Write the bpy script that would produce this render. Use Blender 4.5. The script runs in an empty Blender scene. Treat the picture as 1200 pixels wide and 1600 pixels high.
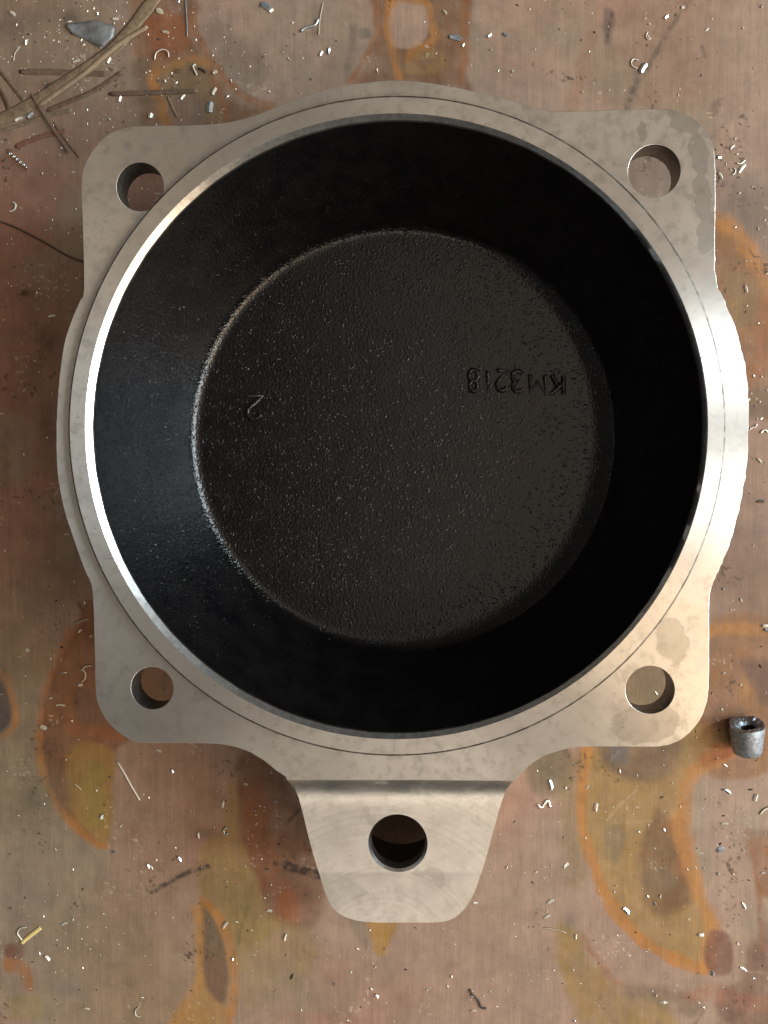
import bpy, bmesh, math, random
import numpy as np
from mathutils import Vector, Matrix, Euler

random.seed(7); rng = np.random.default_rng(7)
scene = bpy.context.scene
COL = scene.collection

# ------------------------------------------------------------------ camera
H = 0.26                      # camera height above the machined face (m)
FPX = 1250.0                  # focal length in photo pixels
U = H / FPX                   # one photo pixel on the machined face, in metres
NADIR = Vector((658-600, 800-732, -FPX)).normalized()
ROT = NADIR.rotation_difference(Vector((0, 0, -1))).to_matrix()
cam_d = bpy.data.cameras.new('camera'); cam = bpy.data.objects.new('camera', cam_d)
COL.objects.link(cam); scene.camera = cam
cam_d.sensor_fit = 'VERTICAL'; cam_d.sensor_height = 32.0; cam_d.lens = 25.0
cam_d.clip_start = 0.005; cam_d.clip_end = 20
cam.matrix_world = Matrix.Translation((0, 0, H)) @ ROT.to_4x4()

def P(px, py, zu=0.0):
    """point of the photo seen at height zu (in U) -> world metres"""
    d = ROT @ Vector((px-600, 800-py, -FPX))
    t = (zu*U - H) / d.z
    return Vector((d.x*t, d.y*t, zu*U))

# ------------------------------------------------------------------ light
scene.view_settings.view_transform = 'Standard'; scene.view_settings.look = 'None'
scene.view_settings.exposure = 0.0; scene.view_settings.gamma = 1.0
w = bpy.data.worlds.new('World'); scene.world = w; w.use_nodes = True
bg = w.node_tree.nodes['Background']
bg.inputs[0].default_value = (1.0, 0.95, 0.88, 1); bg.inputs[1].default_value = 0.10

def area(name, loc, target, sx, sy, power, color):
    l = bpy.data.lights.new(name, 'AREA'); l.shape = 'RECTANGLE'; l.size = sx; l.size_y = sy
    l.energy = power; l.color = color
    o = bpy.data.objects.new(name, l); COL.objects.link(o); o.location = loc
    o.rotation_euler = (Vector(target)-Vector(loc)).to_track_quat('-Z', 'Y').to_euler()
    return o
area('window_light', (1.45, 0.42, 0.72), (0, 0, 0), 0.20, 1.0, 25, (0.80, 0.93, 1.0))
area('window_light', (1.50, -0.22, 0.72), (0, 0, 0), 0.20, 1.0, 22, (0.84, 0.95, 1.0))
area('ceiling_light', (1.25, -0.75, 1.15), (0, 0, 0), 0.9, 0.9, 15, (1.0, 0.74, 0.48))
area('ceiling_light', (0.98, -0.05, 1.5), (0.98, -0.05, 0), 2.2, 2.8, 11.8, (1.0, 0.83, 0.67))

area('tube_light', (-0.12, -1.22, 1.5), (-0.1, -0.1, 0), 1.1, 0.10, 2.8, (1.0, 0.88, 0.74))

# ------------------------------------------------------------------ helpers
def tag(o, label=None, cat=None, group=None, kind=None):
    if label: o['label'] = label
    if cat: o['category'] = cat
    if group: o['group'] = group
    if kind: o['kind'] = kind
    return o

def mesh_obj(name, verts, faces, mat=None, parent=None, smooth=True):
    me = bpy.data.meshes.new(name); me.from_pydata([tuple(v) for v in verts], [], faces); me.update()
    if smooth: me.polygons.foreach_set('use_smooth', [True]*len(me.polygons))
    o = bpy.data.objects.new(name, me); COL.objects.link(o)
    if mat: me.materials.append(mat)
    if parent: put_in(o, parent)
    return o

def put_in(o, parent):
    o.parent = parent
    o.matrix_parent_inverse = Matrix.Translation(parent.location).inverted()

def empty(name, loc):
    o = bpy.data.objects.new(name, None); COL.objects.link(o); o.location = loc
    o.empty_display_size = 0.01
    return o

def bake(o):
    """replace a curve / modified object by its evaluated mesh"""
    dg = bpy.context.evaluated_depsgraph_get(); dg.update()
    me = bpy.data.meshes.new_from_object(o.evaluated_get(dg))
    mw = o.matrix_world.copy(); name = o.name; mats = list(o.data.materials)
    n = bpy.data.objects.new(name+'_b', me); COL.objects.link(n); n.matrix_world = mw
    old = o.data
    bpy.data.objects.remove(o)
    n.name = name; me.name = name
    if not me.materials:
        for m in mats: me.materials.append(m)
    return n

def s2l(c):
    c = np.asarray(c, float)/255.0
    return np.where(c <= 0.04045, c/12.92, ((c+0.055)/1.055)**2.4)

class NT:
    def __init__(s, name):
        s.m = bpy.data.materials.new(name); s.m.use_nodes = True
        s.t = s.m.node_tree; s.b = s.t.nodes['Principled BSDF']
    def n(s, typ, **kw):
        nd = s.t.nodes.new(typ)
        for k, v in kw.items():
            if k.startswith('i_'):
                key = k[2:]; key = int(key) if key.isdigit() else key.replace('_', ' ')
                if hasattr(v, 'is_output'): s.t.links.new(v, nd.inputs[key])
                else: nd.inputs[key].default_value = v
            else: setattr(nd, k, v)
        return nd
    def l(s, a, b): s.t.links.new(a, b)
    def math(s, op, a, b=None, c=None, clamp=False):
        nd = s.n('ShaderNodeMath', operation=op, use_clamp=clamp)
        for i, v in enumerate((a, b, c)):
            if v is None: continue
            if hasattr(v, 'is_output'): s.l(v, nd.inputs[i])
            else: nd.inputs[i].default_value = v
        return nd.outputs[0]
    def noise(s, vec, scale, detail=3, rough=0.55, dist=0.0):
        return s.n('ShaderNodeTexNoise', i_Vector=vec, i_Scale=scale, i_Detail=detail, i_Roughness=rough, i_Distortion=dist).outputs[0]
    def ramp(s, fac, stops):
        r = s.n('ShaderNodeValToRGB', i_0=fac); e = r.color_ramp.elements
        while len(e) < len(stops): e.new(0.5)
        for el, (p, c) in zip(e, stops):
            el.position = p; el.color = c if len(c) == 4 else (*c, 1)
        return r.outputs[0]
    def mix(s, fac, a, b, blend='MIX'):
        nd = s.n('ShaderNodeMix', data_type='RGBA', blend_type=blend)
        for k, v in ((0, fac), (6, a), (7, b)):
            if hasattr(v, 'is_output'): s.l(v, nd.inputs[k])
            else: nd.inputs[k].default_value = v if k == 0 else ((*v, 1) if len(v) == 3 else v)
        return nd.outputs[2]

g1 = lambda v: (v, v, v)
CEN = Vector((-45.5*U, 55.2*U, 0))          # axis of the turned casting

def concentric(nt, pos):
    """unit vector running round the axis, and the radius"""
    d = nt.n('ShaderNodeVectorMath', operation='SUBTRACT', i_0=pos, i_1=(CEN.x, CEN.y, 0)).outputs[0]
    flat = nt.n('ShaderNodeVectorMath', operation='MULTIPLY', i_0=d, i_1=(1, 1, 0)).outputs[0]
    r = nt.n('ShaderNodeVectorMath', operation='LENGTH', i_0=flat).outputs['Value']
    tan = nt.n('ShaderNodeVectorMath', operation='CROSS_PRODUCT', i_0=(0, 0, 1), i_1=flat).outputs[0]
    tan = nt.n('ShaderNodeVectorMath', operation='NORMALIZE', i_0=tan).outputs[0]
    return tan, r

def blobs(nt, pos, items, wob=0.0018):
    """smudges with their own outline: items (px,py,rx,ry,deg)"""
    nz = nt.n('ShaderNodeTexNoise', i_Vector=pos, i_Scale=230.0, i_Detail=2.0).outputs['Color']
    off = nt.n('ShaderNodeVectorMath', operation='SUBTRACT', i_0=nz, i_1=(.5, .5, .5)).outputs[0]
    off = nt.n('ShaderNodeVectorMath', operation='SCALE', i_0=off).outputs[0]
    off.node.inputs['Scale'].default_value = wob*3
    p = nt.n('ShaderNodeVectorMath', operation='ADD', i_0=pos, i_1=off).outputs[0]
    best = None
    for (px, py, rx, ry, deg) in items:
        c = P(px, py, -12)
        m = nt.n('ShaderNodeMapping', vector_type='TEXTURE', i_Vector=p)
        m.inputs['Location'].default_value = (c.x, c.y, 0)
        m.inputs['Rotation'].default_value = (0, 0, math.radians(deg))
        m.inputs['Scale'].default_value = (rx*U, ry*U, 1e3)
        L = nt.n('ShaderNodeVectorMath', operation='LENGTH', i_0=m.outputs[0]).outputs['Value']
        best = L if best is None else nt.math('MINIMUM', best, L)
    return best

STAINS = [(268, 228, 11, 18, 0), (262, 256, 9, 20, -25), (285, 262, 12, 9, 0), (1003, 205, 7, 18, 10),
          (1068, 190, 30, 14, -35), (1092, 240, 12, 34, 12), (1098, 305, 12, 40, 4), (1106, 365, 15, 32, -8),
          (172, 948, 9, 14, 0), (175, 975, 12, 14, 0), (184, 1125, 7, 13, 10), (311, 1089, 13, 9, 20),
          (1010, 1130, 55, 34, 15), (660, 1388, 20, 7, 10), (686, 1398, 12, 20, 25), (470, 1225, 5, 4, 0),
          (820, 1040, 20, 12, 40), (1050, 1000, 26, 40, 20), (165, 215, 26, 16, 40), (575, 1300, 8, 22, 20)]

def steel(name, kind):
    nt = NT(name); b = nt.b
    pos = nt.n('ShaderNodeNewGeometry').outputs['Position']
    tan, r = concentric(nt, pos)
    big = nt.noise(pos, 42.0, 4, 0.6, 0.4)
    mid = nt.noise(pos, 260.0, 4, 0.65)
    fine = nt.noise(pos, 2600.0, 3, 0.6)
    col = nt.ramp(big, [(0.32, (0.60, 0.57, 0.53)), (0.52, (0.68, 0.65, 0.60)), (0.7, (0.74, 0.71, 0.66))])
    col = nt.mix(nt.ramp(mid, [(0.36, g1(0.55)), (0.5, g1(0.0))]), col, (0.50, 0.47, 0.42))
    # water marks
    bl = blobs(nt, pos, STAINS)
    inside = nt.ramp(bl, [(0.88, g1(1)), (1.0, g1(0))])
    rim = nt.ramp(bl, [(0.80, g1(0)), (0.95, g1(1)), (1.0, g1(0))])
    col = nt.mix(nt.math('MULTIPLY', inside, 0.44), col, (0.40, 0.37, 0.32))
    col = nt.mix(nt.math('MULTIPLY', rim, 0.16), col, (0.30, 0.27, 0.23))
    # tiny dark pits and dirt
    dirt = nt.noise(pos, 700.0, 5, 0.75)
    pit = nt.ramp(dirt, [(0.27, g1(1)), (0.335, g1(0))])
    col = nt.mix(nt.math('MULTIPLY', pit, 0.8), col, (0.10, 0.085, 0.07))
    nt.l(col, b.inputs['Base Color'])
    b.inputs['Metallic'].default_value = 1.0
    rg = nt.ramp(mid, [(0.3, g1(0.43)), (0.7, g1(0.33))])
    rg = nt.math('ADD', rg, nt.math('MULTIPLY', inside, 0.05))
    nt.l(rg, b.inputs['Roughness'])
    if kind == 'turned':
        b.inputs['Anisotropic'].default_value = 0.85; b.inputs['Anisotropic Rotation'].default_value = 0.25
        nt.l(tan, b.inputs['Tangent'])
        comb = nt.n('ShaderNodeCombineXYZ', i_0=nt.math('MULTIPLY', r, 1.0), i_1=0.0, i_2=0.0).outputs[0]
        groove = nt.noise(comb, 3200.0, 2, 0.7)
        h = nt.math('ADD', nt.math('MULTIPLY', groove, 0.6), nt.math('MULTIPLY', fine, 0.7))
    elif kind == 'milled':
        c = P(600, 1500, -60)
        d = nt.n('ShaderNodeVectorMath', operation='DISTANCE', i_0=pos, i_1=tuple(c)).outputs['Value']
        c2 = P(840, 1330, -60)
        d2 = nt.n('ShaderNodeVectorMath', operation='DISTANCE', i_0=pos, i_1=tuple(c2)).outputs['Value']
        cx = nt.n('ShaderNodeCombineXYZ', i_0=d, i_1=nt.math('MULTIPLY', big, 0.0010), i_2=0.0).outputs[0]
        cx2 = nt.n('ShaderNodeCombineXYZ', i_0=d2, i_1=nt.math('MULTIPLY', big, 0.006), i_2=0.0).outputs[0]
        s1 = nt.noise(cx, 900.0, 4, 0.7); s2_ = nt.noise(cx2, 260.0, 4, 0.7)
        h = nt.math('ADD', nt.math('MULTIPLY', s1, 0.7), nt.math('ADD', nt.math('MULTIPLY', s2_, .25), nt.math('MULTIPLY', fine, 0.5)))
        blot = nt.noise(pos, 95.0, 4, 0.6, 0.8); s2_ = nt.math('ADD', nt.math('MULTIPLY', s2_, .35), nt.math('MULTIPLY', blot, .65))
        col2 = nt.mix(nt.ramp(s2_, [(0.40, g1(0.28)), (0.58, g1(0))]), col, (0.46, 0.45, 0.43))
        arcs = nt.ramp(s1, [(0.36, g1(0.24)), (0.55, g1(0.0))]); col2 = nt.mix(arcs, col2, (0.36, 0.35, 0.33))
        nt.l(col2, b.inputs['Base Color'])
        rr = nt.ramp(s2_, [(0.38, g1(0.30)), (0.62, g1(0.38))]); nt.l(rr, b.inputs['Roughness'])
        b.inputs['Anisotropic'].default_value = 0.0
    else:
        h = fine
    bump = nt.n('ShaderNodeBump', i_Strength=0.22, i_Distance=0.00012, i_Height=h)
    nt.l(bump.outputs[0], b.inputs['Normal'])
    return nt.m

M_TURN = steel('turned_metal', 'turned')
M_MILL = steel('milled_metal', 'milled')
def bore():
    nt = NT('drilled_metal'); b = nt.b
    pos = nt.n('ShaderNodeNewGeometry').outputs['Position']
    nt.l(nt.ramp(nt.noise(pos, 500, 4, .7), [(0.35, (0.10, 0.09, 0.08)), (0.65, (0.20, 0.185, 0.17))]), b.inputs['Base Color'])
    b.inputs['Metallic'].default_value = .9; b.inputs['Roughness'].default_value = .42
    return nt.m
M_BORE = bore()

def cut_edge():
    nt = NT('cut_edge_metal'); b = nt.b
    pos = nt.n('ShaderNodeNewGeometry').outputs['Position']
    col = nt.ramp(nt.noise(pos, 500, 4, 0.7), [(0.35, (0.50, 0.49, 0.47)), (0.6, (0.72, 0.72, 0.70))])
    nt.l(col, b.inputs['Base Color']); b.inputs['Metallic'].default_value = 1; b.inputs['Roughness'].default_value = 0.28
    return nt.m
M_CHAM = cut_edge()

def dirty_edge():
    nt = NT('grimy_edge_metal'); b = nt.b
    pos = nt.n('ShaderNodeNewGeometry').outputs['Position']
    col = nt.ramp(nt.noise(pos, 260, 5, 0.7), [(0.40, (0.12, 0.105, 0.09)), (0.62, (0.36, 0.34, 0.31))])
    nt.l(col, b.inputs['Base Color']); b.inputs['Metallic'].default_value = 1; b.inputs['Roughness'].default_value = 0.42
    return nt.m
M_GRIME = dirty_edge()

def raw_cast():
    nt = NT('raw_casting'); b = nt.b
    pos = nt.n('ShaderNodeNewGeometry').outputs['Position']
    col = nt.ramp(nt.noise(pos, 300, 4), [(0.3, (0.03, 0.03, 0.03)), (0.7, (0.06, 0.055, 0.05))])
    nt.l(col, b.inputs['Base Color']); b.inputs['Roughness'].default_value = 0.6; b.inputs['Metallic'].default_value = .3
    nt.l(nt.n('ShaderNodeBump', i_Strength=0.6, i_Distance=0.0004, i_Height=nt.noise(pos, 900, 4)).outputs[0], b.inputs['Normal'])
    return nt.m
M_CAST = raw_cast()

def black_paint():
    nt = NT('black_paint'); b = nt.b
    pos = nt.n('ShaderNodeNewGeometry').outputs['Position']
    n1 = nt.noise(pos, 1000.0, 2, 0.5)        # orange peel of the sand casting
    n2 = nt.noise(pos, 3000.0, 2, 0.6)
    n3 = nt.noise(pos, 120.0, 3, 0.5)
    vor = nt.n('ShaderNodeTexVoronoi', i_Vector=pos, i_Scale=620.0).outputs['Distance']
    pits = nt.ramp(vor, [(0.06, g1(0)), (0.22, g1(1))])
    nt.l(nt.ramp(n3, [(0.35, (0.002, 0.002, 0.0025)), (0.65, (0.005, 0.0047, 0.0047))]), b.inputs['Base Color'])
    nt.l(nt.ramp(n1, [(0.35, g1(0.08)), (0.65, g1(0.17))]), b.inputs['Roughness'])
    h = nt.math('ADD', nt.math('MULTIPLY', n1, 0.62), nt.math('MULTIPLY', n2, 0.14))
    grain = nt.n('ShaderNodeTexVoronoi', i_Vector=pos, i_Scale=1000.0).outputs['Distance']
    pick = nt.ramp(nt.noise(pos, 420.0, 2, 0.6), [(0.46, g1(0.25)), (0.62, g1(1.5))])
    dome = nt.ramp(grain, [(0.0, g1(1)), (0.30, g1(0.25)), (0.5, g1(0))])
    h = nt.math('ADD', h, nt.math('ADD', nt.math('MULTIPLY', pits, 0.3), nt.math('MULTIPLY', nt.math('MULTIPLY', dome, pick), 0.6)))
    nt.l(nt.n('ShaderNodeBump', i_Strength=0.80, i_Distance=0.00038, i_Height=h).outputs[0], b.inputs['Normal'])
    b.inputs['Specular IOR Level'].default_value = 0.5
    return nt.m
M_BLACK = black_paint()

def simple(name, c, rough=0.5, metal=0.0, var=0.15, scale=400, bump=0.3):
    nt = NT(name); b = nt.b
    pos = nt.n('ShaderNodeTexCoord').outputs['Object']
    lo = tuple(x*(1-var) for x in c); hi = tuple(min(1, x*(1+var)) for x in c)
    nz = nt.noise(pos, scale, 4, 0.65)
    nt.l(nt.ramp(nz, [(0.3, lo), (0.7, hi)]), b.inputs['Base Color'])
    b.inputs['Roughness'].default_value = rough; b.inputs['Metallic'].default_value = metal
    nt.l(nt.n('ShaderNodeBump', i_Strength=bump, i_Distance=0.0002, i_Height=nz).outputs[0], b.inputs['Normal'])
    return nt.m

# ------------------------------------------------------------------ the casting
ZF = -12                      # flange face, below the top of the raised ring
ZT = -285                     # bench top
casting = empty('flanged_housing', (CEN.x, CEN.y, ZT*U))
tag(casting, 'round machined metal housing with black painted bowl, four bolt ears and a drilled lug', 'machine part')

def catmull(pts, n=8, closed=True):
    out = []; N = len(pts)
    rngi = range(N) if closed else range(N-1)
    for i in rngi:
        if closed: p0, p1, p2, p3 = pts[i-1], pts[i], pts[(i+1) % N], pts[(i+2) % N]
        else: p0, p1, p2, p3 = pts[max(i-1, 0)], pts[i], pts[i+1], pts[min(i+2, N-1)]
        for k in range(n):
            t = k/n
            out.append(tuple(0.5*((2*b)+(-a+c)*t+(2*a-5*b+4*c-d)*t*t+(-a+3*b-3*c+d)*t**3) for a, b, c, d in zip(p0, p1, p2, p3)))
    if not closed: out.append(tuple(pts[-1]))
    return out

TOP = [(131,450),(129,350),(127,290),(131,262),(145,235),(168,211),(200,199),(235,197),(300,196),(350,192),(390,183),(430,168),
       (475,151),(525,136),(600,126),(650,127),(700,134),(750,145),(800,157),(830,167),(860,173.5),(900,174),(975,171),(1020,170),
       (1052,172),(1080,184),(1101,202),(1113,225),(1117,250),(1118,300),(1117,395),(1120,440),(1130,465),(1145,500),(1157,540),(1166,580),
       (1170,625),(1170,675),(1167,725),(1162,760),(1154,800),(1142,845),(1125,887),(1112,917),(1108,945),(1108,1000),(1107,1075),
       (1102,1105),(1090,1130),(1065,1155),(1035,1166),(1000,1167),(925,1167),(888,1170),(852,1181),(825,1198)]
BOT = [(430,1203),(410,1187),(380,1171),(345,1163),(300,1161),(222,1160),(195,1151),(170,1130),(153,1100),
       (149,1070),(148,1020),(146,950),(143,915),(132,890),(116,845),(100,795),(90,740),(88,675),(90,625),(94,580),(101,535),(112,500),(124,472)]
smooth_part = catmull(BOT+TOP, 6, closed=False)
def jit(p):
    x, y = p
    if x > 1100 and 400 < y < 900:
        return (x+random.uniform(-1.1, 0.6), y)
    return (x+random.uniform(-.15, .15), y+random.uniform(-.15, .15))
outline = [jit(p) for p in smooth_part] + [(803, 1220.5), (452, 1217.5)]

def circ_px(cx, cy, r, n=72):
    c = P(cx, cy, ZF); return [(c.x+r*U*math.cos(2*math.pi*i/n), c.y+r*U*math.sin(2*math.pi*i/n)) for i in range(n)]
HOLES = [(219, 292, 37.5), (1022.2, 267, 39.3), (237.8, 1075, 34.8), (1015.7, 1078, 38.2)]
cu = bpy.data.curves.new('flange_plate', 'CURVE'); cu.dimensions = '2D'; cu.fill_mode = 'BOTH'
def add_spline(pts):
    sp = cu.splines.new('POLY'); sp.points.add(len(pts)-1)
    for q, (x, y) in zip(sp.points, pts): q.co = (x, y, 0, 1)
    sp.use_cyclic_u = True
add_spline([tuple(P(x, y, ZF))[:2] for x, y in outline])
for h in HOLES: add_spline(circ_px(*h))
add_spline([(CEN.x+498*U*math.cos(2*math.pi*i/180), CEN.y+498*U*math.sin(2*math.pi*i/180)) for i in range(180)])
T_FL = 47
BV = 0.6
cu.extrude = (T_FL/2-BV)*U; cu.bevel_depth = BV*U; cu.bevel_resolution = 1; cu.offset = -BV*U
cu.materials.append(M_TURN)
fo = bpy.data.objects.new('flange_plate', cu); COL.objects.link(fo); fo.location = (0, 0, (ZF-T_FL/2)*U)
bpy.context.view_layer.update()
fo = bake(fo); put_in(fo, casting)
fm = fo.data; fm.materials.clear()
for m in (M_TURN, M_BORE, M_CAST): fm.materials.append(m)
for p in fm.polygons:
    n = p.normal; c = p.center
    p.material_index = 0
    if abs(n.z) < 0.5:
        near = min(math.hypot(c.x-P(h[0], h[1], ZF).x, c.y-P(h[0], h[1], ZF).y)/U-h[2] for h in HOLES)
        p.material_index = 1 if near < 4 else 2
    elif n.z < -0.5: p.material_index = 2
fm.polygons.foreach_set('use_smooth', [abs(p.normal.z) < 0.6 for p in fm.polygons])

def lathe(name, prof, mat, parent, n=256, mats=None, closed=False, jitter=None):
    """prof: (r, z, dx, dy, matindex) rings in U, each with its own centre offset"""
    verts = []; faces = []; mi = []
    for k, pr in enumerate(prof):
        r, z, dx, dy = pr[:4]
        for i in range(n):
            a = 2*math.pi*i/n
            rr = r+(jitter(k, a) if jitter else 0)
            verts.append((CEN.x+(rr*math.cos(a)+dx)*U, CEN.y+(rr*math.sin(a)+dy)*U, z*U))
    K = len(prof)
    for k in range(K if closed else K-1):
        k2 = (k+1) % K
        for i in range(n):
            j = (i+1) % n
            faces.append((k*n+i, k*n+j, k2*n+j, k2*n+i)); mi.append(prof[k][4] if len(prof[k]) > 4 else 0)
    o = mesh_obj(name, verts, faces, None, parent)
    for m in (mats or [mat]): o.data.materials.append(m)
    o.data.polygons.foreach_set('material_index', mi)
    bm = bmesh.new(); bm.from_mesh(o.data); bmesh.ops.recalc_face_normals(bm, faces=bm.faces)
    for e in bm.edges:
        if len(e.link_faces) == 2 and e.calc_face_angle(0) > math.radians(25): e.smooth = False
    bm.to_mesh(o.data); bm.free()
    return o

def edge_noise(seed, amp):
    r_ = random.Random(seed); ks = [(r_.uniform(0, 6.28), r_.choice([7, 13, 23, 41, 57, 83, 120]), r_.uniform(.3, 1)) for _ in range(9)]
    return lambda a: amp*sum(w_*math.sin(k*a+p) for p, k, w_ in ks)/3.2
en = edge_noise(3, 0.3)
# raised spigot ring: outer wall, small grimy outer chamfer, flat face, bright inner chamfer (bore slightly off centre)
ring = lathe('raised_ring', [(500, -58, 0, 0, 0), (513.5, -58, -2, 0, 3), (513.8, -5.0, -2, 0, 2), (512.2, -2.0, -2, 0, 2), (509.4, 0, -2, 0, 0),
        (485.2, 0, -1.4, 0.2, 1), (478.6, -8.0, 1.0, 0.5, 1), (478.0, -16, 1.0, 0.5, 3), (482, -58, 1.0, 0, 2)], None, casting, 512,
        [M_TURN, M_CHAM, M_GRIME, M_CAST], closed=True, jitter=lambda k, a: en(a) if k in (6, 7) else 0)
# bowl: painted inside, raw outside
ZB = -250
prof = [(477.6, -14.5, 1, .5, 0), (474, -30, 1, .5, 0), (460, -75, 1.5, 0, 0), (440, -130, 2, -1, 0), (419, -180, 2, -2, 0), (397, -226, 2.5, -3, 0)]
for i in range(1, 10):
    a = math.radians(22+i/9*68); R = 24
    prof.append((397-R*1.05*(math.cos(math.radians(22))-math.cos(a)), -226-24*(math.sin(a)-math.sin(math.radians(22)))/(1-math.sin(math.radians(22))), 2.5, -3, 0))
for r in (366, 340, 300, 240, 170, 100, 40, 1): prof.append((r, ZB, 2.5, -3, 0))
inner = prof
outer = [(1, ZB-32.5, 0, 0, 1), (350, ZB-32.5, 0, 0, 1), (385, ZB-28, 0, 0, 1), (425, ZB+2, 0, 0, 1), (450, -170, 0, 0, 1), (484, -62, 0, 0, 1), (484, -30, 0, 0, 1), (480, -15, 0, 0, 1)]
bowl = lathe('bowl', inner+outer, None, casting, 256, [M_BLACK, M_CAST], closed=False, jitter=lambda k, a: -26*max(0, min(1, (k-6)/9))*max(0, math.cos(a+.35))**1.3 if 6 < k < 17 else 0)

# drilled lug, one step lower
rows = [(1205, 442, 812), (1219, 449, 803), (1226, 455, 797), (1233, 461, 791.5), (1247, 467, 786), (1262, 471, 781), (1280, 475.5, 776), (1305, 481.5, 769),
        (1330, 488, 762.5), (1350, 494, 756.5), (1362, 498, 753), (1367, 499.5, 751), (1390, 506, 743), (1407, 513, 735), (1420, 521, 726), (1428, 530, 718),
        (1434, 542, 710), (1438, 555, 702), (1440.6, 572, 690), (1441.6, 592, 674)]
def zlug(y):
    if y <= 1219: return -40.0
    if y <= 1222: return -40.0-(y-1219)*4.0
    if y <= 1363: return -52.0-13.3*(1-math.exp(-(y-1222)/12.0))-.4*(y-1222)/141
    return -65.7+3.0*(y-1363)/80
yy = np.concatenate([np.array([1205, 1212]), np.linspace(1219, 1280, 60), np.linspace(1284, 1360, 14), np.array([1363, 1366]), np.linspace(1372, 1434, 14), np.array([1438, 1440.6, 1441.6])])
NX = 24; verts = []; faces = []
ry = [r[0] for r in rows]
for lay in (0, 1):
    for y in yy:
        xl = float(np.interp(y, ry, [r[1] for r in rows])); xr = float(np.interp(y, ry, [r[2] for r in rows]))
        z = zlug(y)
        for i in range(NX+1):
            t = i/NX
            e = 0.0
            p = P(xl+(xr-xl)*t, y, z)
            if lay == 1: p.z = -262*U
            verts.append(p)
NY = len(yy); L0 = NY*(NX+1)
idx = lambda l, j, i: l*L0+j*(NX+1)+i
for j in range(NY-1):
    for i in range(NX):
        faces.append((idx(0, j, i), idx(0, j+1, i), idx(0, j+1, i+1), idx(0, j, i+1)))
        faces.append((idx(1, j, i), idx(1, j, i+1), idx(1, j+1, i+1), idx(1, j+1, i)))
for j in range(NY-1):
    faces.append((idx(0, j, 0), idx(1, j, 0), idx(1, j+1, 0), idx(0, j+1, 0)))
    faces.append((idx(0, j, NX), idx(0, j+1, NX), idx(1, j+1, NX), idx(1, j, NX)))
for i in range(NX):
    faces.append((idx(0, 0, i), idx(0, 0, i+1), idx(1, 0, i+1), idx(1, 0, i)))
    faces.append((idx(0, NY-1, i), idx(1, NY-1, i), idx(1, NY-1, i+1), idx(0, NY-1, i+1)))
lug = mesh_obj('lug', verts, faces, M_MILL, None)
bm = bmesh.new(); bm.from_mesh(lug.data); bmesh.ops.recalc_face_normals(bm, faces=bm.faces)
bm.to_mesh(lug.data); bm.free()
def cutter(prof):
    c = P(621.5, 1321, -58); v = []; f = []; n = 96
    for r, z in prof:
        for i in range(n):
            a = 2*math.pi*i/n; v.append((c.x+r*U*math.cos(a), c.y+r*U*math.sin(a), z*U))
    for k in range(len(prof)-1):
        for i in range(n):
            j = (i+1) % n; f.append((k*n+i, k*n+j, (k+1)*n+j, (k+1)*n+i))
    f.append(tuple(reversed(range(n)))); f.append(tuple((len(prof)-1)*n+i for i in range(n)))
    o = mesh_obj('cutter', v, f, M_BORE); return o
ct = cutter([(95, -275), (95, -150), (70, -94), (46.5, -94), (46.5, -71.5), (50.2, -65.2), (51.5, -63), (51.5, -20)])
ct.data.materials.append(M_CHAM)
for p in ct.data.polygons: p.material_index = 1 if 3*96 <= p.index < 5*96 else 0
md = lug.modifiers.new('hole', 'BOOLEAN'); md.operation = 'DIFFERENCE'; md.solver = 'EXACT'; md.object = ct
try: md.material_mode = 'TRANSFER'
except Exception: pass
bpy.context.view_layer.update()
lug = bake(lug); bpy.data.objects.remove(ct); put_in(lug, casting)
bm = bmesh.new(); bm.from_mesh(lug.data)
bmesh.ops.remove_doubles(bm, verts=bm.verts, dist=1e-7)
for f in bm.faces: f.smooth = True
for e in bm.edges:
    e.smooth = not (len(e.link_faces) == 2 and e.calc_face_angle(0) > math.radians(22))
bm.to_mesh(lug.data); bm.free()
for p in lug.data.polygons: p.use_smooth = True

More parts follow.
